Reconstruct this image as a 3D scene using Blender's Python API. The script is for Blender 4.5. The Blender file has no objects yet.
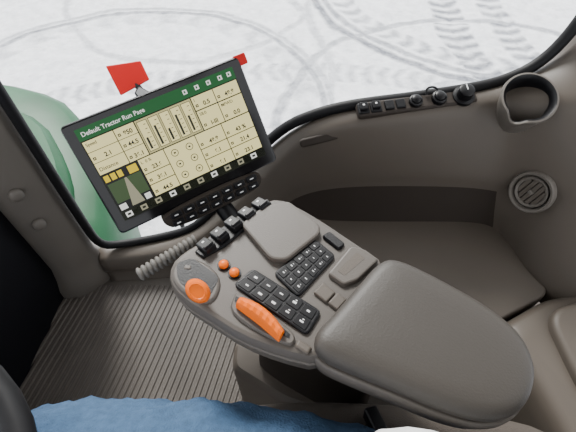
import bpy, bmesh, math, random
from mathutils import Vector, Matrix
random.seed(3)
D=bpy.data; S=bpy.context.scene
# ---------------------------------------------------------------- materials
def mat(name,col,rough=.6,bump=0,bscale=300,var=0,vscale=8,spec=.5,emis=0,metal=0,coat=0,dist=.002):
    m=D.materials.new(name);m.use_nodes=True;nt=m.node_tree;b=nt.nodes['Principled BSDF']
    b.inputs['Base Color'].default_value=(*col,1);b.inputs['Roughness'].default_value=rough
    b.inputs['Specular IOR Level'].default_value=spec;b.inputs['Metallic'].default_value=metal
    b.inputs['Coat Weight'].default_value=coat
    if emis:
        b.inputs['Emission Color'].default_value=(*col,1);b.inputs['Emission Strength'].default_value=emis
    tc=nt.nodes.new('ShaderNodeTexCoord')
    if bump:
        n=nt.nodes.new('ShaderNodeTexNoise');n.inputs['Scale'].default_value=bscale;n.inputs['Detail'].default_value=3
        nt.links.new(tc.outputs['Object'],n.inputs['Vector'])
        bp=nt.nodes.new('ShaderNodeBump');bp.inputs['Strength'].default_value=bump;bp.inputs['Distance'].default_value=dist
        nt.links.new(n.outputs['Fac'],bp.inputs['Height']);nt.links.new(bp.outputs['Normal'],b.inputs['Normal'])
    if var:
        n=nt.nodes.new('ShaderNodeTexNoise');n.inputs['Scale'].default_value=vscale;n.inputs['Detail'].default_value=6
        nt.links.new(tc.outputs['Object'],n.inputs['Vector'])
        mx=nt.nodes.new('ShaderNodeMix');mx.data_type='RGBA'
        mx.inputs[6].default_value=(*[c*(1-var) for c in col],1);mx.inputs[7].default_value=(*[min(1,c*(1+var)) for c in col],1)
        nt.links.new(n.outputs['Fac'],mx.inputs[0]);nt.links.new(mx.outputs[2],b.inputs['Base Color'])
    return m
TRIM=mat('trim_plastic',(.073,.061,.050),.5,.3,600,.06,12,dist=.001,spec=.3)
TRIML=mat('trim_plastic_light',(.105,.094,.082),.5,.3,600,.06,12,dist=.001,spec=.3)
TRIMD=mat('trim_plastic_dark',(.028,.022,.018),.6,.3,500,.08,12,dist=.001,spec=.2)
PAD=mat('armrest_vinyl',(.042,.037,.032),.5,.5,420,.05,20,dist=.0006,spec=.3)
SHELL=mat('console_plastic',(.080,.070,.061),.45,.3,600,.05,15,dist=.0008,spec=.3)
BLK=mat('black_plastic',(.003,.003,.004),.40,.2,400,spec=.25)
KEY=mat('key_plastic',(.005,.005,.006),.35,spec=.22)
RUB=mat('black_rubber',(.003,.003,.004),.6,spec=.25)
GLOSS=mat('bezel_black',(.003,.003,.004),.12,spec=.35)
ORG=mat('orange_plastic',(.66,.115,.001),.35,spec=.2)
WHT=mat('icon_white',(.6,.6,.6),.5)
MAT_F=mat('floor_mat_rubber',(.068,.059,.051),.5,.5,150,.5,6,spec=.3)
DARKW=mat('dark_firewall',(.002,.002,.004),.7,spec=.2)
GREEN=mat('green_paint',(.014,.078,.032),.45,0,0,.5,4,spec=.2)
RED=mat('red_reflector',(.45,.006,.004),.4,spec=.2)
HOSE=mat('grey_bellows',(.10,.093,.083),.6)
DENIM=mat('denim',(.043,.085,.155),.85,.9,350,.45,90,spec=.2)
SHIRT=mat('white_cotton',(.62,.62,.62),.9,.5,200)
SEATM=mat('seat_fabric',(.065,.055,.047),.9,.8,600,.1,20,spec=.2)
SHOE=mat('boot_leather',(.04,.03,.02),.6)
GREY=mat('grey_metal',(.3,.3,.3),.35,metal=.8)
# ---------------------------------------------------------------- helpers
def empty(name,loc=(0,0,0),M=None):
    o=D.objects.new(name,None);o.empty_display_size=.05;S.collection.objects.link(o)
    o.matrix_world=M if M else Matrix.Translation(loc)
    return o
def obj(name,verts,faces,mats,parent=None,smooth=True,fm=None,angle=None):
    me=D.meshes.new(name);me.from_pydata([tuple(v) for v in verts],[],faces)
    for m in (mats if isinstance(mats,list) else [mats]): me.materials.append(m)
    if fm:
        for p,i in zip(me.polygons,fm): p.material_index=i
    b=bmesh.new();b.from_mesh(me);bmesh.ops.recalc_face_normals(b,faces=b.faces)
    if smooth:
        for f in b.faces:f.smooth=True
        for e in b.edges:
            if len(e.link_faces)==2 and e.calc_face_angle(0)>math.radians(angle or 50): e.smooth=False
    b.to_mesh(me);b.free()
    o=D.objects.new(name,me);S.collection.objects.link(o)
    if parent:o.parent=parent
    return o
def chaikin(p,n=2,closed=True):
    for _ in range(n):
        q=[];N=len(p)
        for i in range(N if closed else N-1):
            a=Vector(p[i]);b=Vector(p[(i+1)%N]);q+=[a*.75+b*.25,a*.25+b*.75]
        if not closed:q=[Vector(p[0])]+q+[Vector(p[-1])]
        p=q
    return [Vector(v) for v in p]
def rc(p,r=.004,n=4):
    """round the corners of a polygon"""
    p=[Vector(v) for v in p];N=len(p);o=[]
    for i in range(N):
        a,b,c=p[i-1],p[i],p[(i+1)%N]
        s=b+(a-b).normalized()*min(r,(a-b).length*.45);e=b+(c-b).normalized()*min(r,(c-b).length*.45)
        for k in range(n+1):
            t=k/n;o.append(s*(1-t)**2+b*2*t*(1-t)+e*t*t)
    return o
def inset(p,d):
    N=len(p);r=[];A=sum(p[i].x*p[(i+1)%N].y-p[(i+1)%N].x*p[i].y for i in range(N));sg=1 if A>0 else -1
    for i in range(N):
        t=(p[(i+1)%N]-p[i-1]).normalized();n=Vector((-t.y,t.x))*sg;r.append(p[i]+n*d)
    return r
def shell(name,pts,levels,m,parent=None,rnd=2,M=None,angle=50,flat=True):
    """closed solid: outline pts, levels=[(inset,z[,scale about centroid])...] bottom to top"""
    P=chaikin([Vector(q) for q in pts],rnd) if rnd else [Vector(q) for q in pts]
    N=len(P);V=[];F=[];C=sum(P,Vector((0,0)))/N
    levels=list(levels)
    if flat and len(levels[-1])==2:
        levels.append((levels[-1][0],levels[-1][1],.985))
    for lv in levels:
        d,z=lv[:2];s=lv[2] if len(lv)>2 else 1
        for q in inset(P,d):
            q=C+(q-C)*s;V.append((q.x,q.y,z))
    L=len(levels)
    for k in range(L-1):
        for i in range(N):F.append((k*N+i,k*N+(i+1)%N,(k+1)*N+(i+1)%N,(k+1)*N+i))
    V.append((C.x,C.y,levels[0][1]));V.append((C.x,C.y,levels[-1][1]));b=len(V)
    for i in range(N):
        F.append(((i+1)%N,i,b-2));F.append(((L-1)*N+i,(L-1)*N+(i+1)%N,b-1))
    if M:V=[M@Vector(v) for v in V]
    return obj(name,V,F,m,parent,angle=angle)
def rrect(cx,cy,w,h,r,a=0,n=4):
    P=[]
    for sx,sy,a0 in((1,1,0),(-1,1,90),(-1,-1,180),(1,-1,270)):
        for k in range(n+1):
            t=math.radians(a0+90*k/n);P.append((sx*(w/2-r)+r*math.cos(t),sy*(h/2-r)+r*math.sin(t)))
    c,s=math.cos(a),math.sin(a)
    return [(cx+x*c-y*s,cy+x*s+y*c) for x,y in P]
def box(name,cx,cy,w,h,z0,z1,m,parent=None,r=.002,a=0,M=None,bev=None):
    b=min(r,(z1-z0)*.4) if bev is None else bev
    return shell(name,rrect(cx,cy,w,h,r,a),[(0,z0),(0,z1-b),(b*.3,z1-b*.3),(b,z1)],m,parent,0,M)
def lathe(name,prof,m,parent=None,M=None,n=32,cap=True,fm=None,angle=50,vf=None):
    V=[];F=[];mi=[]
    for r,z in prof:
        for i in range(n):
            t=2*math.pi*i/n;v=Vector((r*math.cos(t),r*math.sin(t),z))
            if vf:v=vf(v,t)
            V.append(M@v if M else v)
    for k in range(len(prof)-1):
        for i in range(n):
            F.append((k*n+i,k*n+(i+1)%n,(k+1)*n+(i+1)%n,(k+1)*n+i));mi.append(fm[k] if fm else 0)
    if cap:
        F.append(tuple(range(n)));F.append(tuple(range((len(prof)-1)*n,len(prof)*n)));mi+=[fm[0] if fm else 0,fm[-1] if fm else 0]
    return obj(name,V,F,m,parent,fm=mi,angle=angle)
def frame(o,z,x=None):
    z=Vector(z).normalized();x=Vector(x or (1,0,0));x=(x-z*x.dot(z)).normalized();y=z.cross(x)
    return Matrix.Translation(o)@Matrix((x,y,z)).transposed().to_4x4()
def tube(name,pts,r,m,parent=None,n=12,smooth=2,sx=1,closed=False,radf=None):
    P=chaikin([Vector(q) for q in pts],smooth,closed);N=len(P);V=[];F=[]
    up=Vector((0,0,1));pn=None
    for i,q in enumerate(P):
        t=((P[(i+1)%N]-P[i-1]) if closed or 0<i<N-1 else (P[1]-P[0] if i==0 else P[-1]-P[-2])).normalized()
        if pn is None:
            pn=t.orthogonal().normalized() if abs(t.z)>.9 else t.cross(up).normalized()
        pn=(pn-t*pn.dot(t)).normalized();b=t.cross(pn)
        R=r*(radf(i/(N-1)) if radf else 1)
        for k in range(n):
            a=2*math.pi*k/n;V.append(q+(pn*math.cos(a)*sx+b*math.sin(a))*R)
    for i in range(N if closed else N-1):
        j=(i+1)%N
        for k in range(n):F.append((i*n+k,i*n+(k+1)%n,j*n+(k+1)%n,j*n+k))
    if not closed:F.append(tuple(range(n)));F.append(tuple(range((N-1)*n,N*n)))
    return obj(name,V,F,m,parent)
def txt(name,s,M,size,m,parent,align='LEFT',bold=0):
    cu=D.curves.new(name,'FONT');cu.body=s;cu.size=size;cu.align_x=align;cu.offset=bold
    cu.materials.append(m);t=D.objects.new(name,cu);S.collection.objects.link(t)
    bpy.context.view_layer.update()
    me=D.meshes.new_from_object(t);D.objects.remove(t)
    o=D.objects.new(name,me);S.collection.objects.link(o);o.parent=parent;o.matrix_local=M
    return o
def T(x,y,z):return Matrix.Translation((x,y,z))

# ---------------------------------------------------------------- outside
def snow_mat():
    m=D.materials.new('snow_with_tyre_tracks');m.use_nodes=True;nt=m.node_tree;N=nt.nodes;L=nt.links;b=N['Principled BSDF']
    b.inputs['Roughness'].default_value=.9;b.inputs['Specular IOR Level'].default_value=.2
    g=N.new('ShaderNodeNewGeometry');sep=N.new('ShaderNodeSeparateXYZ')
    nz=N.new('ShaderNodeTexNoise');nz.inputs['Scale'].default_value=1.2;nz.inputs['Detail'].default_value=4
    L.new(g.outputs['Position'],nz.inputs['Vector'])
    ad=N.new('ShaderNodeVectorMath');ad.operation='MULTIPLY_ADD';L.new(nz.outputs['Color'],ad.inputs[0]);ad.inputs[1].default_value=(.3,.3,0);L.new(g.outputs['Position'],ad.inputs[2])
    L.new(ad.outputs[0],sep.inputs[0])
    def mth(op,a,bb=None,c=None):
        n=N.new('ShaderNodeMath');n.operation=op
        for i,v in enumerate((a,bb,c)):
            if v is None:continue
            if isinstance(v,(int,float)):n.inputs[i].default_value=v
            else:L.new(v,n.inputs[i])
        return n.outputs[0]
    tot=None
    for cx,cy,r,w,fr,st in((-1.8,3.5,2.2,.02,0,.7),(-1.8,3.5,2.3,.015,0,.5),(-1.8,3.5,2.02,.12,30,.4),(-2.6,4.4,3.1,.03,0,.4),(-1.4,6.2,1.7,.02,0,.4),
                           (6.4,5.4,4.25,.17,60,1),(6.4,5.4,3.6,.15,60,.9),(2.9,6.6,2.6,.025,0,.9),(2.9,6.6,2.45,.02,0,.7),(2.9,6.6,2.2,.12,50,.7),(2.2,3.2,2.3,.025,0,.6),(2.4,2.6,1.6,.04,0,.4),(0,-2,6.3,.15,70,.5)):
        dx=mth('SUBTRACT',sep.outputs[0],cx+.15);dy=mth('SUBTRACT',sep.outputs[1],cy+.15)
        d=mth('SQRT',mth('ADD',mth('MULTIPLY',dx,dx),mth('MULTIPLY',dy,dy)))
        k=mth('ABSOLUTE',mth('SUBTRACT',d,r))
        q=N.new('ShaderNodeMapRange');L.new(k,q.inputs[0]);q.inputs[1].default_value=w;q.inputs[2].default_value=w+.05;q.inputs[3].default_value=st;q.inputs[4].default_value=0
        f=q.outputs[0]
        if fr:
            s_=mth('SINE',mth('ADD',mth('MULTIPLY',mth('ARCTAN2',dy,dx),fr*r/2),mth('MULTIPLY',k,14)))
            f=mth('MULTIPLY',f,mth('MULTIPLY_ADD',s_,.4,.5))
        tot=f if tot is None else mth('MAXIMUM',tot,f)
    n2=N.new('ShaderNodeTexNoise');n2.inputs['Scale'].default_value=7;n2.inputs['Detail'].default_value=10;n2.inputs['Roughness'].default_value=.75;L.new(g.outputs['Position'],n2.inputs['Vector'])
    n3=N.new('ShaderNodeMapRange');L.new(n2.outputs['Fac'],n3.inputs[0]);n3.inputs[1].default_value=.42;n3.inputs[2].default_value=.68
    f=mth('ADD',mth('MULTIPLY',tot,.85),mth('MULTIPLY',n3.outputs[0],.35))
    mx=N.new('ShaderNodeMix');mx.data_type='RGBA';L.new(f,mx.inputs[0]);mx.inputs[6].default_value=(.87,.885,.92,1);mx.inputs[7].default_value=(.17,.18,.21,1)
    L.new(mx.outputs[2],b.inputs['Base Color'])
    h=mth('ADD',mth('MULTIPLY',tot,-1),mth('MULTIPLY',n2.outputs['Fac'],1.0))
    bp=N.new('ShaderNodeBump');bp.inputs['Strength'].default_value=.8;bp.inputs['Distance'].default_value=.05;L.new(h,bp.inputs['Height']);L.new(bp.outputs['Normal'],b.inputs['Normal'])
    return m
obj('snow_ground',[(-40,-40,-1.6),(40,-40,-1.6),(40,40,-1.6),(-40,40,-1.6)],[(0,1,2,3)],snow_mat(),smooth=False)
fend=empty('tractor_fender')
shell('fender_skin',[(-.76,.90),(-.84,1.35),(-1.06,1.80),(-1.45,2.22),(-2.7,2.4),(-2.6,1.4),(-1.6,.82)],
      [(.1,-1.15),(0,-1.0),(0,-.42),(.02,-.34),(.07,-.3),(.3,-.27)],GREEN,fend,2)
shell('fender_step',[(-.95,1.05),(-1.0,1.35),(-1.35,1.85),(-2.2,2.0),(-2.0,1.3),(-1.5,1.0)],[(0,-.30),(0,-.22),(.03,-.18)],GREEN,fend,2)
mk=empty('red_marker_board')
Mk=frame((-.94,2.14,-.2),(.25,-.7,.66),(.6,.75,.2))
shell('board',rc([(-.11,-.07),(.075,-.115),(.115,-.01),(-.05,.095)],.008),[(0,-.012),(0,.0),(.004,.004)],RED,mk,0,Mk)
tube('bracket_arm',[(-.93,2.15,-.23),(-.84,2.08,-.30),(-.80,1.98,-.36),(-.80,1.9,-.5),(-.80,1.9,-1.58)],.018,BLK,mk)
shell('lamp',rrect(0,0,.13,.06,.02),[(0,-.04),(0,.03),(.01,.04)],BLK,mk,0,frame((-.82,2.05,-.30),(.2,-.6,.7),(.8,-.5,0)))
shell('lamp_lens',rrect(0,0,.11,.045,.015),[(0,.03),(0,.046)],GREY,mk,0,frame((-.82,2.05,-.30),(.2,-.6,.7),(.8,-.5,0)))

# ---------------------------------------------------------------- cab shell
shell('floor',[(-.76,-.75),(.98,-.75),(.98,.80),(-.76,.80)],[(0,-.08),(0,0)],MAT_F,None,0)
V=[];F=[]
d=Vector((.25,1,0)).normalized();nn=Vector((d.y,-d.x,0))
for i in range(-10,62):
    base=Vector((-.80,.0,0))+nn*(i*.0165)
    y0,y1=-.1,.655
    a=base+d*((y0-base.y)/d.y);b=base+d*((y1-base.y)/d.y)
    def clipx(p,q,x):
        t=(x-p.x)/(q.x-p.x);return p+(q-p)*t
    lo,hi=-.735,-.03
    if b.x<lo or a.x>hi:continue
    if a.x<lo:a=clipx(a,b,lo)
    if b.x>hi:b=clipx(a,b,hi)
    k=len(V);w=nn*.0045
    for p in(a,b):
        V+=[p-w*1.3,p-w*.7+Vector((0,0,.003)),p+w*.7+Vector((0,0,.003)),p+w*1.3]
    F+=[(k,k+1,k+5,k+4),(k+1,k+2,k+6,k+5),(k+2,k+3,k+7,k+6),(k,k+1,k+2,k+3),(k+4,k+5,k+6,k+7)]
obj('floor_mat',V,F,MAT_F,smooth=False)
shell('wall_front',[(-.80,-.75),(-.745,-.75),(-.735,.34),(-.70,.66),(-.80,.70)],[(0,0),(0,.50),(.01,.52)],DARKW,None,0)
pl=empty('cab_pillar')
fp=[(-.588,.708),(-.655,.640),(-.70,.635),(-.76,.68),(-.74,.76),(-.62,.755)]
shell('pillar_post',fp,[(-.03,0),(-.028,.03),(-.012,.07),(0,.12),(0,1.92)],TRIML,pl,1)
for z in(.335,.45,.64):
    lathe('bolt_cap',[(.012,-.006),(.0165,.0),(.0165,.008),(.013,.013),(.005,.015)],TRIML,pl,frame((-.643,.650,z),(.70,-.70,.12)),20)
cols=[ # R0 , R1, R2, R3
 [(-.60,.755,.09),(-.59,.70,.08),(-.58,.685,.04),(-.57,.675,.0)],
 [(-.40,.775,.09),(-.40,.72,.08),(-.40,.70,.04),(-.40,.685,.0)],
 [(-.28,.79,.13),(-.28,.74,.12),(-.28,.72,.06),(-.28,.70,.0)],
 [(-.19,.79,.26),(-.17,.74,.25),(-.17,.715,.15),(-.17,.70,.01)],
 [(-.08,.785,.45),(-.05,.735,.43),(-.05,.71,.30),(-.05,.70,.20)],
 [(.01,.78,.56),(.03,.735,.545),(.02,.715,.40),(.04,.70,.30)],
 [(.12,.785,.607),(.14,.735,.595),(.15,.715,.435),(.16,.69,.30)],
 [(.28,.80,.622),(.30,.745,.605),(.32,.71,.44),(.34,.69,.30)],
 [(.42,.82,.630),(.43,.765,.615),(.45,.71,.435),(.48,.69,.30)],
 [(.50,.835,.64),(.495,.77,.63),(.52,.70,.43),(.56,.68,.30)],
 [(.57,.85,.67),(.55,.73,.65),(.575,.66,.46),(.585,.60,.30)],
 [(.62,.86,.74),(.66,.70,.67),(.65,.60,.48),(.605,.48,.30)],
 [(.67,.88,.95),(.85,.64,.69),(.82,.50,.50),(.72,.40,.30)],
 [(.95,.90,1.0),(1.0,.5,.70),(.96,.30,.5),(.88,.10,.30)],
]
V=[];F=[];fm=[]
for ci,c in enumerate(cols):
    R0,R1,R2,R3=[Vector(q) for q in c]
    out=Vector((0,.03,-.12))
    rws=[R0+out,R0,R1+(R0-R1)*.12,R1+(R2-R1)*.05,R2+(R1-R2)*.04,R2+(R3-R2)*.03+Vector((0,.010,0)),R3+(R2-R3)*.08+Vector((0,.006,0)),R3,R3+Vector((0,0,-.05))]
    rows=len(rws);V+=rws
for i in range(len(cols)-1):
    for k in range(rows-1):
        F.append((i*rows+k,(i+1)*rows+k,(i+1)*rows+k+1,i*rows+k+1))
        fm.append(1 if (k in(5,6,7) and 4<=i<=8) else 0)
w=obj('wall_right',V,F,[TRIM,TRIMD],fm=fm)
sm=w.modifiers.new('s','SUBSURF');sm.levels=3;sm.render_levels=3
so=w.modifiers.new('t','SOLIDIFY');so.thickness=.008;so.offset=1
shell('storage_shelf',rc([(-.02,.72),(.60,.72),(.625,.47),(.47,.395),(.02,.42)],.03),[(0,.0),(0,.292),(.002,.298),(.006,.30)],TRIM,None,0)
wa=empty('wheel_arch_trim')
shell('arch_body',rc([(.455,.39),(.60,.465),(.95,.50),(.95,-.6),(.60,-.6),(.53,.0),(.48,.25)],.04,6),[(-.02,.0),(0,.15),(.008,.27),(.014,.305),(.022,.322),(.032,.330),(.032,.333,.9)],TRIM,wa,0)
lathe('arch_plug',[(.018,-.004),(.018,.003),(.014,.005),(.012,-.001),(.0,-.001)],[TRIML,BLK],wa,frame((.500,.322,.318),(-.55,-.15,.8)),24,fm=[0,0,1,1])
shell('arch_cover',rc([(.56,.40),(.70,.44),(.93,.46),(.93,-.2),(.68,-.1),(.60,.10),(.57,.25)],.05,6),[(0,.32),(0,.345),(.004,.352),(.012,.356)],TRIM,wa,0)
# window: seal, glass
wn=empty('window_1')
sp_=[(-.53,.745,.10),(-.40,.775,.10),(-.30,.785,.13),(-.20,.785,.25),(-.09,.78,.45),(-.01,.775,.55),(.07,.775,.592),(.15,.778,.612),(.28,.79,.622),(.42,.81,.632),(.49,.825,.642),(.555,.84,.67),(.595,.85,.73),(.615,.86,.82),(.625,.87,1.2),(.625,.87,1.9)]
tube('window_seal',[(-.581,.718,1.9),(-.581,.718,.8),(-.581,.718,.25),(-.578,.722,.13)]+sp_,.0125,RUB,wn,12,2)
gl=D.materials.new('window_glass');gl.use_nodes=True;nt=gl.node_tree;nt.nodes.clear()
o_=nt.nodes.new('ShaderNodeOutputMaterial');mx=nt.nodes.new('ShaderNodeMixShader');tr=nt.nodes.new('ShaderNodeBsdfTransparent');gs=nt.nodes.new('ShaderNodeBsdfGlossy');gs.inputs['Roughness'].default_value=.02
tr.inputs['Color'].default_value=(.98,.99,.985,1);mx.inputs[0].default_value=.03
nt.links.new(tr.outputs[0],mx.inputs[1]);nt.links.new(gs.outputs[0],mx.inputs[2]);nt.links.new(mx.outputs[0],o_.inputs[0])
gp=[(-.581,.728,1.9),(-.578,.73,.13)]+[(x,y+.006,z) for x,y,z in sp_]
obj('window_glass_pane',gp,[tuple(range(len(gp)))],gl,wn,smooth=False)
shell('rear_pillar',[(.64,.87),(.75,.84),(.80,.95),(.68,.96)],[(0,.70),(0,1.92)],TRIM,None,1)
shell('ceiling',[(-.85,-.85),(1.05,-.85),(1.05,1.0),(-.85,1.0)],[(0,1.92),(0,1.98)],TRIML,None,0)

# sill controls
sc=empty('sill_switch_panel')
def sill(x):
    y=.752+(x-.15)*.13
    return Vector((x,y,.602+.07*(x-.12)))
def sfr(x,dz=0,dy=0):return frame(sill(x)+Vector((0,dy,dz)),(0,-.35,1),(1,.13,.07))
box('strip',0,0,.27,.036,-.006,.007,TRIMD,sc,.008,0,sfr(.285,.006))
for x in(.165,.192):
    box('rocker_bezel',0,0,.025,.026,0,.014,BLK,sc,.003,0,sfr(x,.006));box('rocker',0,.002,.018,.018,.01,.02,KEY,sc,.002,0,sfr(x,.006));box('rocker_icon',0,.004,.005,.004,.0195,.0203,WHT,sc,.001,0,sfr(x,.006))
box('usb_port',0,0,.02,.022,0,.014,BLK,sc,.002,0,sfr(.222,.006));box('blank',0,0,.02,.022,0,.013,KEY,sc,.002,0,sfr(.247,.006))
for x,r in((.280,.0145),(.332,.016)):
    lathe('power_socket',[(r,0),(r,.016),(r*.8,.018),(r*.75,.01),(.001,.01)],BLK,sc,sfr(x,.006),24)
    lathe('socket_cap',[(r*.7,.01),(r*.7,.021),(r*.5,.023),(.001,.0235)],KEY,sc,sfr(x,.006),24)
tube('socket_tether',[sill(.305)+Vector((0,.008,.02)),sill(.305)+Vector((0,.02,.03)),sill(.325)+Vector((0,.02,.03)),sill(.332)+Vector((0,.01,.022))],.0025,BLK,sc,8)
lathe('rotary_knob',[(.024,0),(.024,.008),(.0175,.01),(.0165,.028),(.013,.030),(.001,.030)],BLK,sc,sfr(.388,.006),28)
box('knob_mark',0,.006,.0025,.014,.028,.0312,WHT,sc,.0005,0,sfr(.388,.006))
box('pocket_slot',0,0,.12,.020,-.004,.006,TRIMD,sc,.008,0,frame((.085,.731,.555),(.0,-.9,.5),(1,.02,.28)))
def notch(v,t):
    a=(t-math.radians(235)+math.pi)%(2*math.pi)-math.pi
    if v.z>-.03 and abs(a)<.4: v=Vector((v.x,v.y,v.z-.022*(math.cos(a/.4*math.pi/2))))
    return v
cup=lathe('cup_holder',[(.034,-.17),(.043,-.09),(.053,-.02),(.058,-.004),(.057,.003),(.053,.004),(.047,-.002),(.045,-.02),(.041,-.11),(.001,-.112)],[TRIML,BLK],None,frame((.505,.735,.66),(-.12,-.48,1)),48,fm=[0,0,0,0,0,1,1,1,1],vf=notch)
vt=empty('air_vent');Mv=frame((.566,.645,.465),(-.75,-.55,.35),(.2,-.1,1))
lathe('ring',[(.050,-.01),(.050,.004),(.047,.009),(.042,.008),(.039,.0),(.038,-.012),(.001,-.013)],[TRIML,BLK],vt,Mv,40,fm=[0,0,0,0,1,1])
lathe('inner_disc',[(.0365,-.008),(.0365,.004),(.034,.006),(.0295,.003),(.0290,-.006),(.001,-.006)],[TRIML,TRIMD],vt,Mv,40,fm=[0,0,0,0,1])
for k in(-2,-1,0,1,2):
    L_=2*math.sqrt(.030**2-(k*.0115)**2)
    box('slat',0,k*.0115,L_,.0096,-.009,.001,TRIM,vt,.001,0,Mv)
box('vent_tab',0,0,.010,.012,-.004,.008,TRIML,vt,.002,0,Mv)

# ---------------------------------------------------------------- armrest console
CM=Matrix.Translation((.04,.19,0))@Matrix.Rotation(math.radians(-28),4,'Z')
con=empty('armrest_console',M=CM)
mod=[(-.236,.008),(-.220,-.016),(-.191,-.028),(-.144,-.031),(-.094,-.035),(-.043,-.029),(.008,-.016),(.02,.02),(.03,.09),(.036,.150),(-.030,.165),(-.075,.176),(-.121,.184),(-.160,.186),(-.182,.162),(-.206,.106),(-.220,.059),(-.232,.034)]
shell('module_body',mod,[(.05,.575),(.02,.60),(.004,.645),(0,.672),(.003,.675),(.003,.677),(0,.680),(.0005,.692),(.003,.698),(.007,.70)],SHELL,con,1,angle=35)
pad=[(.003,-.014),(-.009,.003),(.000,.035),(.013,.090),(.025,.140),(.047,.150),(.101,.146),(.167,.136),(.207,.118),(.227,.087),(.228,.055),(.217,.026),(.192,.007),(.152,-.003),(.097,-.007),(.040,-.013)]
shell('armrest_shell',pad,[(.045,.60),(.02,.615),(0,.650),(-.006,.68),(-.006,.692),(-.003,.695)],SHELL,con,2)
shell('armrest_gap',pad,[(.001,.69),(.001,.699)],BLK,con,2)
shell('armrest_pad',pad,[(.002,.698),(-.003,.702),(-.003,.711),(-.001,.717),(.003,.7205),(.007,.7225),(.007,.7240,.93),(.007,.7250,.7),(.007,.7253,.3)],PAD,con,2)
shell('riser_block',rc([(-.034,.092),(-.008,.086),(.006,.102),(.020,.146),(-.005,.153),(-.024,.148)],.005),[(0,.69),(0,.704),(.0012,.7065),(.003,.7075)],SHELL,con,0,angle=30)
shell('riser_recess',rc([(-.024,.102),(-.012,.099),(.002,.138),(-.012,.142)],.003),[(0,.70),(0,.7078)],TRIM,con,0,angle=30)
box('riser_key',-.026,.066,.022,.020,.69,.705,TRIM,con,.002,-.25)
box('riser_key_2',-.006,.062,.016,.020,.69,.705,TRIM,con,.002,-.25)
shell('module_lid',rc([(-.180,.106),(-.168,.150),(-.140,.178),(-.078,.160),(-.070,.146),(-.092,.082),(-.112,.074)],.009),[(0,.69),(0,.7015),(.0015,.7018),(.0015,.703),(0,.7035),(0,.708),(.0008,.710),(.003,.711)],SHELL,con,0,angle=30)
shell('lid_latch',rc([(-.068,.146),(-.036,.136),(-.032,.150),(-.062,.160)],.005),[(0,.69),(0,.703),(.002,.7055)],BLK,con,0)
shell('lever_bezel',[(-.230,.010),(-.214,.032),(-.160,.026),(-.144,-.010),(-.163,-.026),(-.215,-.016)],[(0,.69),(0,.701),(.002,.7035),(.004,.704)],SHELL,con,2)
shell('lever_gate',rc([(-.225,.010),(-.211,.028),(-.160,.020),(-.156,-.012),(-.172,-.018),(-.207,-.010)],.008),[(0,.70),(0,.7047)],BLK,con,0)
box('gate_plate',-.207,.012,.010,.007,.70,.7060,TRIML,con,.002,.4)
tube('lever_stem',[(-.178,-.004,.70),(-.172,-.010,.715),(-.168,-.014,.728)],.0055,BLK,con)
Mb=frame((-.167,-.014,.718),(.35,-.40,.85),(1,-.3,0))
lathe('lever_knob',[(.007,-.006),(.0112,.0),(.0142,.007),(.0155,.014),(.0148,.020),(.0125,.0245),(.0095,.0262),(.0085,.0252),(.001,.0248)],ORG,con,Mb,28,vf=lambda v,t:Vector((v.x*1.12,v.y*.86,v.z)),angle=28)
for x,y in((-.167,.040),(-.147,.036)):
    lathe('orange_button',[(.009,.699),(.009,.7022),(.0065,.7022)],BLK,con,T(x,y,0),24)
    lathe('orange_button_cap',[(.0068,.70),(.0068,.705),(.0045,.707),(.001,.7075)],ORG,con,T(x,y,0),24)
shell('paddle_strip',[(-.222,.040),(-.190,.034),(-.158,.165),(-.178,.172)],[(0,.69),(0,.703),(.002,.7045)],BLK,con,1)
for k,(x,y) in enumerate([(-.203,.052),(-.197,.077),(-.190,.103),(-.182,.128),(-.173,.153)]):
    Mp=frame((x,y,.703),(-.25,.05,1),(1,-.25,0))
    box('paddle',0,0,.025,.018,0,.009,KEY,con,.002,0,Mp,.0015);box('paddle_ridge',.008,0,.005,.016,.008,.012,KEY,con,.0015,0,Mp);box('paddle_icon',-.005,0,.003,.004,.0088,.0094,WHT,con,.001,0,Mp)
def keypad(name,quad,nu,nv,z,h,m=.05):
    q=[Vector(p) for p in quad];cx=sum((p for p in q),Vector((0,0)))/4
    e=[p+(cx-p)*.05 for p in q]
    shell(name,rc(q,.006),[(-.001,.69),(-.001,z),(.0005,z+.001)],BLK,con,0)
    for i in range(nu):
        for j in range(nv):
            def P(s,t):return (e[0]*(1-s)+e[3]*s)*(1-t)+(e[1]*(1-s)+e[2]*s)*t
            s0,s1=(i+m)/nu*1,(i+1-m)/nu;t0,t1=(j+m)/nv,(j+1-m)/nv
            K=[P(s0,t0),P(s1,t0),P(s1,t1),P(s0,t1)]
            shell(name+'_key',rc(K,.002,2),[(0,z),(0,z+h-.0008),(.0008,z+h)],KEY,con,0)
            c=P((s0+s1)/2,(t0+t1)/2);a=math.atan2(*(K[1]-K[0]).yx)
            w_=(K[1]-K[0]).length;box('icon',c.x,c.y,w_*random.uniform(.2,.32),w_*random.uniform(.08,.16),z+h-.0005,z+h+.0003,WHT,con,.0003,a)
            if random.random()<.5:box('icon',c.x+.001,c.y+.0035,w_*.14,w_*.07,z+h-.0005,z+h+.0003,WHT,con,.0003,a)
keypad('keypad_upper',[(-.098,.060),(-.073,.136),(-.037,.124),(-.054,.045)],3,5,.7035,.0022)
keypad('keypad_lower',[(-.137,.020),(-.127,.052),(-.019,.039),(-.021,.004)],5,2,.7035,.0022)
shell('throttle_bezel',[(-.130,.008),(-.122,.016),(-.040,.0),(-.028,-.010),(-.036,-.022),(-.12,-.020)],[(0,.69),(0,.703),(.002,.7055)],SHELL,con,2)
shell('throttle_slot',[(-.126,.009),(-.040,-.004),(-.036,-.014),(-.122,-.004)],[(0,.70),(0,.7063)],BLK,con,1)
V=[];F=[];n=14;m_=12
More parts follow.
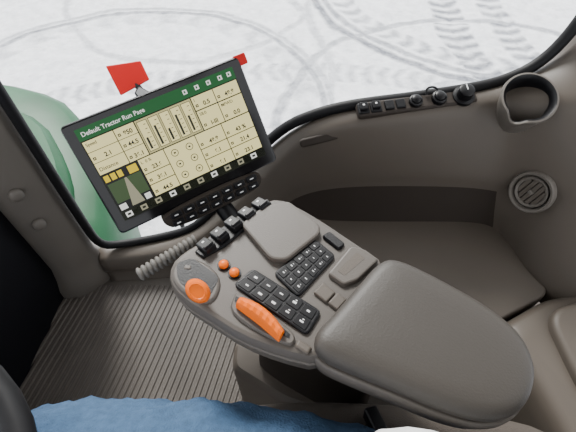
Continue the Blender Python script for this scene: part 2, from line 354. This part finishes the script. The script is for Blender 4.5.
for i in range(n+1):
    s=i/n;x=-.116+.070*s;y=-.001-.014*s+.004*math.sin(s*math.pi);hw=.0105*(.4+.6*math.sin(math.pi*(.08+.84*s))**.5);hh=.015*(.45+.55*math.sin(math.pi*(.1+.75*s)))+(.0014 if i%2 else 0)
    for k in range(m_):
        a=2*math.pi*k/m_;V.append((x,y+hw*math.cos(a),.708+max(-.002,hh*math.sin(a))))
for i in range(n):
    for k in range(m_):F.append((i*m_+k,i*m_+(k+1)%m_,(i+1)*m_+(k+1)%m_,(i+1)*m_+k))
F.append(tuple(range(m_)));F.append(tuple(range(n*m_,(n+1)*m_)))
obj('throttle_slider',V,F,ORG,con,angle=25)
box('front_button',-.018,-.012,.020,.011,.69,.704,TRIM,con,.003,-.1)
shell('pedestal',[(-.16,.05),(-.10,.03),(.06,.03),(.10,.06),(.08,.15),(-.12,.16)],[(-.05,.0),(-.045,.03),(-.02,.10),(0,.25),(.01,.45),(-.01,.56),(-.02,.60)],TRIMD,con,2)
shell('pedestal_cover',rc([(-.215,.065),(-.185,.01),(-.06,.005),(.02,.02),(.02,.07),(-.12,.14)],.02),[(0,.0),(0,.29),(.004,.31),(.012,.32)],TRIM,con,0,angle=30)
P0=Vector((-.222,.314,.655));P1=Vector((-.140,.372,.665));Mh=frame(P0,(P1-P0));Lh=(P1-P0).length
pr=[]
for k in range(13):
    z=Lh*k/13;pr+=[(.0072,z),(.0108,z+Lh/39),(.0108,z+Lh/20)]
lathe('bellows_hose',pr,HOSE,con,CM.inverted()@Mh,20,angle=80)

# ---------------------------------------------------------------- monitor
MU=Vector((.864,.5,.088)).normalized();MN=Vector((.380,-.753,.543)).normalized()
MM=frame((-.199,.575,.673),MN,MU)
mon=empty('touchscreen_monitor',M=MM)
shell('housing',rrect(0,0,.33,.209,.008),[(.03,-.034),(.006,-.026),(0,-.018),(0,-.002),(.0015,0)],BLK,mon,0)
shell('bezel_glass',rrect(0,0,.327,.206,.007),[(0,-.001),(0,.0008),(.001,.0012)],GLOSS,mon,0)
def em(n,c,s=1.0):
    m=D.materials.new(n);m.use_nodes=True;nt=m.node_tree;b=nt.nodes['Principled BSDF'];b.inputs['Base Color'].default_value=(.01,.01,.01,1);b.inputs['Roughness'].default_value=.3;b.inputs['Specular IOR Level'].default_value=.15
    b.inputs['Emission Color'].default_value=(*c,1);b.inputs['Emission Strength'].default_value=s;return m
EB=em('ui_tile',(.95,.85,.38),1.15);ED=em('ui_border',(.012,.014,.006));EG=em('ui_green',(.005,.11,.022));EW=em('ui_white',(.95,.95,.9));EK=em('ui_ink',(.004,.004,.004));EY=em('ui_yellow',(.9,.65,.01));ER=em('ui_road',(.05,.09,.03));EL=em('ui_grey',(.35,.33,.22));EP=em('ui_tile_pressed',(.62,.56,.25))
def ui(n,x0,y0,x1,y1,m,l=1):
    z=.0012+.0003*l
    return obj(n,[(x0,y0,z),(x1,y0,z),(x1,y1,z),(x0,y1,z)],[(0,1,2,3)],m,mon,smooth=False)
X0,X1,Y0,Y1=-.147,.147,-.084,.092
ui('screen',X0,Y0,X1,Y1,ED,0);ui('header',X0,Y1-.021,X1,Y1,EG)
txt('title','Default Tractor Run Page',T(-.140,.0775,.0022),.0108,EW,mon,bold=.0002)
for x in(.045,.068,.091,.114,.132):
    ui('hdr_icon',x,.078,x+.008,.086,EW,2);ui('hdr_icon_c',x+.002,.080,x+.005,.084,EG,3)
def tile(x0,y0,x1,y1,s=None,t2=None):
    ui('tile',x0,y0,x1,y1,EB,1)
    if s:txt('lab',s,T(x0+.003,y1-.009,.0024),.0078,EK,mon,bold=.0001)
    if t2:
        txt('val',t2,T((x0+x1)/2+.003,y0+.004,.0024),.0108,EK,mon,'CENTER',.0003)
        ui('tile_icon',x0+.003,y0+.005,x0+.008,y0+.010,EK,2);ui('tile_icon_c',x0+.0045,y0+.0065,x0+.0065,y0+.0085,EB,3)
tile(-.145,.050,-.092,.069,'Speed');tile(-.145,.030,-.092,.049,None,'2.1');tile(-.145,.008,-.092,.029)
txt('dist','Distance',T(-.142,.014,.0024),.0095,EK,mon,bold=.0001)
tile(-.0905,.050,-.055,.069,None,'850');tile(-.0905,.030,-.055,.049,None,'44.5');tile(-.0905,.008,-.055,.029,None,'36.1')
ui('tile',-.053,.008,.052,.069,EP,1)
for k in range(5):
    x=-.051+k*.0207
    ui('bar_frame',x,.011,x+.018,.066,EK,2);ui('bar_back',x+.001,.012,x+.017,.065,EB,3);ui('bar_fill',x+.004,.015,x+.008,.015+random.uniform(.02,.045),ED,4)
    for j in range(6):ui('tick',x+.010,.018+j*.008,x+.014,.0192+j*.008,EK,4)
tile(.054,.045,.096,.069,'I','0.5');tile(.0975,.045,.145,.069,None,'48.8')
tile(.054,.008,.096,.043,'58.0','I-III');tile(.0975,.008,.145,.043,'MFWD','0.0')
ui('map',-.145,-.066,-.080,.006,EK,1);ui('field',-.143,-.050,-.082,-.012,ER,2)
obj('road',[(-.122,-.064,.0024),(-.098,-.064,.0024),(-.108,-.012,.0024),(-.112,-.012,.0024)],[(0,1,2,3)],EL,mon,smooth=False)
for k in range(3):ui('map_btn',-.143+k*.012,-.008,-.134+k*.012,.004,EY,3)
ui('map_y',-.100,-.010,-.083,.004,EY,2);ui('map_w',-.143,-.064,-.130,-.053,EW,3);ui('map_w2',-.095,-.064,-.084,-.053,EW,3)
tile(-.078,-.022,-.030,.006,'L  0 %','23.6');tile(-.078,-.043,-.030,-.0235,None,'36.1');tile(-.078,-.066,-.030,-.0445,None,'44.5')
ui('tile',-.0285,-.066,.032,.006,EB,1)
for (cx,cy) in((-.013,-.008),(.016,-.008),(-.013,-.030),(.016,-.030),(-.013,-.052),(.016,-.052)):
    lathe('dial',[(.0068,.0020),(.0068,.0024),(.0056,.0024)],EK,mon,T(cx,cy,0),20,cap=False);ui('dial_n',cx-.002,cy-.0015,cx+.002,cy+.0015,EK,3)
tile(.0335,-.022,.086,.006,None,'48.8');tile(.0875,-.022,.145,.006,None,'43 %');tile(.0335,-.043,.086,-.0235,None,'6.1');tile(.0875,-.043,.145,-.0235,None,'21.4');tile(.0335,-.066,.086,-.0445,None,'6.1');tile(.0875,-.066,.145,-.0445,None,'23.1')
for k in range(10):
    x=-.14+k*.0285
    ui('nav',x,-.080,x+.012,-.070,EL if k%3 else EW,1);ui('nav_c',x+.003,-.077,x+.009,-.073,ED,2)
shell('key_housing',[(-.085,-.100),(.115,-.100),(.120,-.125),(.10,-.140),(-.070,-.140),(-.090,-.120)],[(0,-.02),(0,.008),(.003,.012)],TRIMD,mon,2)
for j in range(2):
    for k in range(7):
        x=-.063+k*.0265+(.0 if j else .002)
        box('hard_key',x,-.1115-j*.0155,.0225,.0125,.01,.0155,BLK,mon,.003);box('hk_icon',x,-.1115-j*.0155,.008,.0022,.0154,.0159,WHT,mon,.001)
tube('mount_arm',[(.0,-.0,-.03),(.0,-.06,-.05),(.02,-.12,-.03),(.03,-.155,-.01),(.035,-.19,.0)],.018,BLK,mon)
lathe('mount_ball',[(.001,-.026),(.018,-.02),(.026,0),(.018,.02),(.001,.026)],BLK,mon,T(0,-.02,-.045),20)
shell('red_tag',rrect(0,0,.024,.020,.003),[(0,-.003),(0,.002),(.001,.003)],RED,mon,0,T(.168,.097,-.004))

# ---------------------------------------------------------------- steering wheel
st=empty('steering_wheel')
cw=Vector((-.440,-.020,.75));Mw=frame(cw,(.15,.0,1))
ring=[Mw@Vector((.2*math.cos(t),.2*math.sin(t),0)) for t in [2*math.pi*k/40 for k in range(40)]]
tube('rim',ring,.0155,RUB,st,14,0,closed=True)
lathe('hub',[(.035,-.05),(.05,-.02),(.048,.0),(.03,.01),(.001,.012)],BLK,st,Mw,28)
for a in(100,220,340):
    a=math.radians(a);tube('spoke',[Mw@Vector((.03*math.cos(a),.03*math.sin(a),-.02)),Mw@Vector((.12*math.cos(a),.12*math.sin(a),-.015)),Mw@Vector((.195*math.cos(a),.195*math.sin(a),0))],.012,BLK,st,10,2,1.5)
tube('column',[Mw@Vector((0,0,-.03)),(-.52,-.03,.5),(-.72,-.03,.25)],.035,BLK,st,16)
# ---------------------------------------------------------------- driver seat
se=empty('driver_seat')
shell('cushion',[(-.13,-.33),(.45,-.33),(.47,.10),(.40,.17),(.10,.195),(-.08,.19),(-.125,.15)],[(.03,.33),(0,.37),(0,.43),(.008,.455),(.02,.468),(.04,.475),(.04,.47,.9),(.04,.45,.8)],SEATM,se,2)
shell('seat_base',[(-.05,-.25),(.4,-.25),(.4,.12),(-.05,.12)],[(0,0),(0,.33)],BLK,se,1)
shell('backrest',[(.44,-.30),(.55,-.30),(.56,.04),(.45,.06)],[(0,.42),(0,1.05),(.03,1.12)],SEATM,se,2)
box('belt_buckle',0,0,.022,.040,-.01,.012,BLK,se,.004,0,frame((.135,.150,.49),(0,.3,1),(.9,.3,0)))
# ---------------------------------------------------------------- seated person
pe=empty('seated_person')
def skin(name,vs,es,rad,m,sub=2,root=0):
    me=D.meshes.new(name);me.from_pydata(vs,es,[]);o=D.objects.new(name,me);S.collection.objects.link(o)
    md=o.modifiers.new('skin','SKIN');md.use_smooth_shade=True
    for i,r in enumerate(rad):
        sv=me.skin_vertices[0].data[i];sv.radius=r if isinstance(r,tuple) else (r,r);sv.use_root=(i==root)
    ss=o.modifiers.new('sub','SUBSURF');ss.levels=sub;ss.render_levels=sub
    me.materials.append(m);o.parent=pe;return o
tex=D.textures.new('folds','CLOUDS');tex.noise_scale=.045
legs=skin('jeans',[(.22,-.10,.57),(.17,-.0,.56),(.03,.044,.53),(-.15,.070,.535),(-.34,.073,.545),(-.41,.073,.45),(-.43,.06,.26),(-.43,.06,.12),
  (.19,-.18,.56),(.05,-.19,.53),(-.15,-.22,.535),(-.34,-.24,.545),(-.41,-.24,.45),(-.43,-.24,.26),(-.43,-.24,.12)],
 [(0,1),(1,2),(2,3),(3,4),(4,5),(5,6),(6,7),(0,8),(8,9),(9,10),(10,11),(11,12),(12,13),(13,14)],
 [.12,.11,.118,.110,.100,.085,.075,.06,.11,.118,.11,.10,.085,.075,.06],DENIM,4)
dp=legs.modifiers.new('folds','DISPLACE');dp.texture=tex;dp.strength=.026;dp.texture_coords='LOCAL'
sh_=skin('shirt',[(.135,-.036,.60),(.145,-.056,.68),(.23,-.16,.85),(.28,-.20,1.0)],[(0,1),(1,2),(2,3)],[(.15,.19),(.14,.18),(.14,.14),(.13,.10)],SHIRT,3)
dp=sh_.modifiers.new('folds','DISPLACE');dp.texture=tex;dp.strength=.018;dp.texture_coords='LOCAL'
for y in(.06,-.24):
    skin('boot',[(-.43,y,.13),(-.44,y,.06),(-.50,y,.045),(-.60,y,.035)],[(0,1),(1,2),(2,3)],[.05,.05,.045,.035],SHOE,2)

# ---------------------------------------------------------------- light
w=D.worlds.new('overcast_sky');S.world=w;w.use_nodes=True;nt=w.node_tree;bg=nt.nodes['Background']
tc=nt.nodes.new('ShaderNodeTexCoord');sp=nt.nodes.new('ShaderNodeSeparateXYZ');rp=nt.nodes.new('ShaderNodeValToRGB')
nt.links.new(tc.outputs['Generated'],sp.inputs[0]);nt.links.new(sp.outputs[2],rp.inputs[0]);nt.links.new(rp.outputs[0],bg.inputs[0])
rp.color_ramp.elements[0].color=(.82,.85,.90,1);rp.color_ramp.elements[1].color=(1,1,1,1)
bg.inputs[1].default_value=2.6
sl=D.lights.new('sun','SUN');sl.energy=8;sl.angle=math.radians(18);sl.color=(1,.98,.95)
so_=D.objects.new('overcast_sun',sl);S.collection.objects.link(so_);so_.rotation_euler=Vector((.25,-.75,-.68)).to_track_quat('-Z','Y').to_euler()
cam=D.cameras.new('camera');cam.lens=26.25;cam.sensor_width=36;cam.clip_start=.02
co=D.objects.new('camera',cam);S.collection.objects.link(co);co.location=(0,0,1.2);co.rotation_euler=(math.radians(38),0,0);S.camera=co
